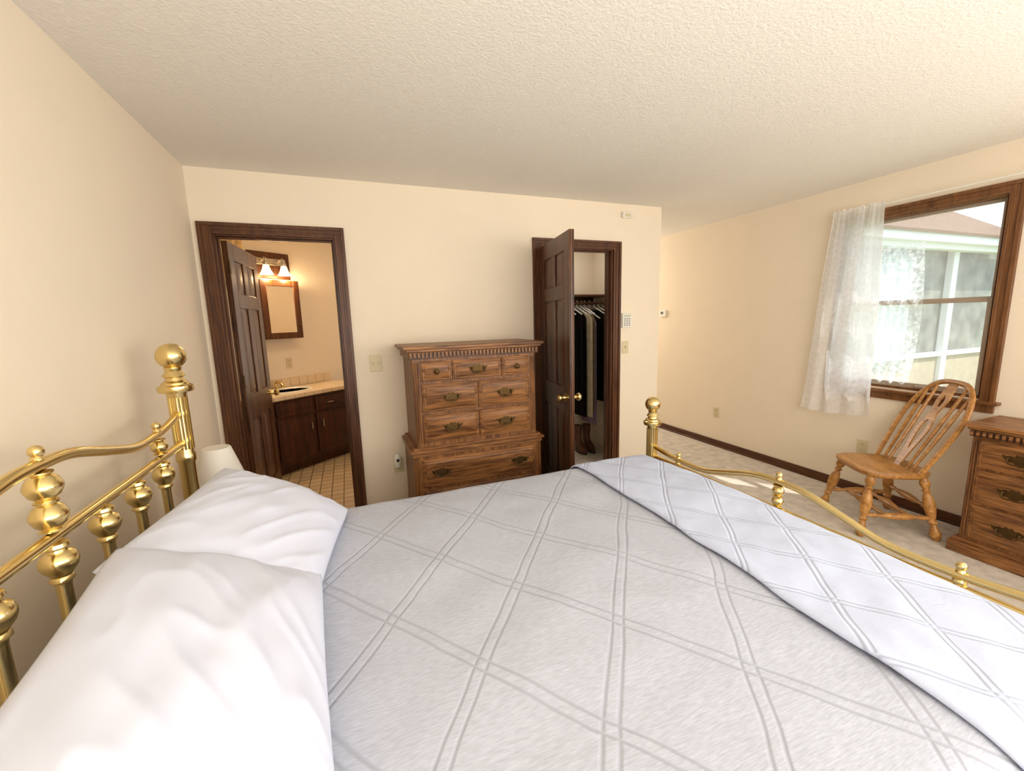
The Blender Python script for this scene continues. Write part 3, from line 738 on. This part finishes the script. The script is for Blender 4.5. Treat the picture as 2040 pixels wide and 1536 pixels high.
BLK=srgb(22,18,16)
gl=[(2.46,srgb(235,232,225),.20,.022,.75,'white cotton shirt on a hanger'),(2.53,srgb(200,60,60),.20,.02,.8,'red shirt on a hanger'),(2.60,srgb(220,220,225),.2,.02,.7,'pale shirt on a hanger'),
(2.95,BLK,.21,.026,.55,'long black dress on a hanger'),(3.02,srgb(28,23,20),.21,.024,.5,'black blouse on a hanger'),(3.08,BLK,.19,.020,.45,'black coat on a hanger'),(3.13,srgb(206,186,150),.22,.016,.45,'beige trousers folded over a hanger'),(3.17,srgb(120,104,78),.20,.014,.50,'olive trousers folded over a hanger'),
(3.285,BLK,.21,.020,.60,'black jacket on a hanger'),(3.34,srgb(32,27,24),.21,.02,.66,'charcoal shirt on a hanger'),(3.395,srgb(44,38,34),.2,.02,.6,'dark grey shirt on a hanger')]
for x,c,wy,t_,z0,l in gl: garment(x,c,wy,t_,z0,1.545,l)
garment(3.23,srgb(132,112,126),.14,.022,.34,1.50,'dusty purple plaid skirt on a hanger')
BOOT=plain('brown_leather',srgb(92,52,30),.5,var=.15)
def boot(x):
    t=thing('boot','brown leather ankle boot standing on the closet carpet','boot',(x,3.92,0),group='pair of brown boots')
    V=[];F=[];n=18
    secs=[(0,-.04,.10,.036),(.02,-.04,.11,.042),(.05,-.035,.10,.042),(.08,-.005,.065,.038),(.11,.02,.045,.036),(.16,.03,.042,.038),(.24,.03,.05,.044),(.28,.03,.052,.046)]
    for z,yc,ly,lx in secs:
        for i in range(n):
            a=2*math.pi*i/n;V.append((lx*math.cos(a),yc+ly*math.sin(a),z+.012))
    for j in range(len(secs)-1):
        for i in range(n):
            k=(i+1)%n;F.append((j*n+i,j*n+k,(j+1)*n+k,(j+1)*n+i))
    F.append(tuple(range(n))[::-1]);F.append(tuple((len(secs)-1)*n+i for i in range(n)))
    G().add(V,F).obj('upper',BOOT,t)
    G().lathe([(1,0),(1,.014)],(0,-.04,0),seg=18,sx=.042,sy=.112).obj('sole',DARKP,t)
boot(3.14);boot(3.25)
# ------------------------------------------------------------------ lights
def area(loc,rot,sx,sy,p,c):
    l=bpy.data.lights.new('area_light','AREA');l.shape='RECTANGLE';l.size=sx;l.size_y=sy;l.energy=p;l.color=c
    o=bpy.data.objects.new('area_light',l);COL.objects.link(o);o.location=loc;o.rotation_euler=rot;return o
area((2.3,S+.25,1.5),(math.radians(112),0,0),3.8,1.5,82,(1,.995,.985))  # added soft fill behind the camera, no fixture modelled
area((W-.05,-.4,1.5),(math.radians(90),0,math.radians(90)),1.6,1.3,26,(.97,.985,1))  # added side fill simulating an unseen window, none modelled
area((1.7,-.85,.5),(math.radians(180),0,0),2.6,1.2,22,(1,.99,.97))  # added uplight near the floor to brighten the ceiling
area((4.1,5.9,1.9),(math.radians(-70),0,0),.8,.8,26,(1,.96,.9))  # added out-of-view fill to brighten the hall
area((2.9,3.7,2.36),(0,0,0),.5,.4,4,(1,.95,.86))
area((.75,4.1,2.38),(0,0,0),.6,.4,6,(1,.78,.52))  # added overhead fill to brighten the bathroom, no fixture modelled
for lx in(.34,.53):
    l=bpy.data.lights.new('bulb','POINT');l.energy=9;l.color=(1,.68,.37);l.shadow_soft_size=.04
    o=bpy.data.objects.new('bulb',l);COL.objects.link(o);o.location=Rv@Vector((lx,.40,1.96))
s=bpy.data.lights.new('sun','SUN');s.energy=6.5;s.angle=.01;s.color=(1,.97,.91)
o=bpy.data.objects.new('sun',s);COL.objects.link(o);o.rotation_euler=Vector((-.30,.40,-.72)).to_track_quat('-Z','Y').to_euler()
w=bpy.data.worlds.new('sky');SC.world=w;w.use_nodes=True
bg=w.node_tree.nodes['Background'];bg.inputs[0].default_value=(.74,.86,1,1);bg.inputs[1].default_value=2.6
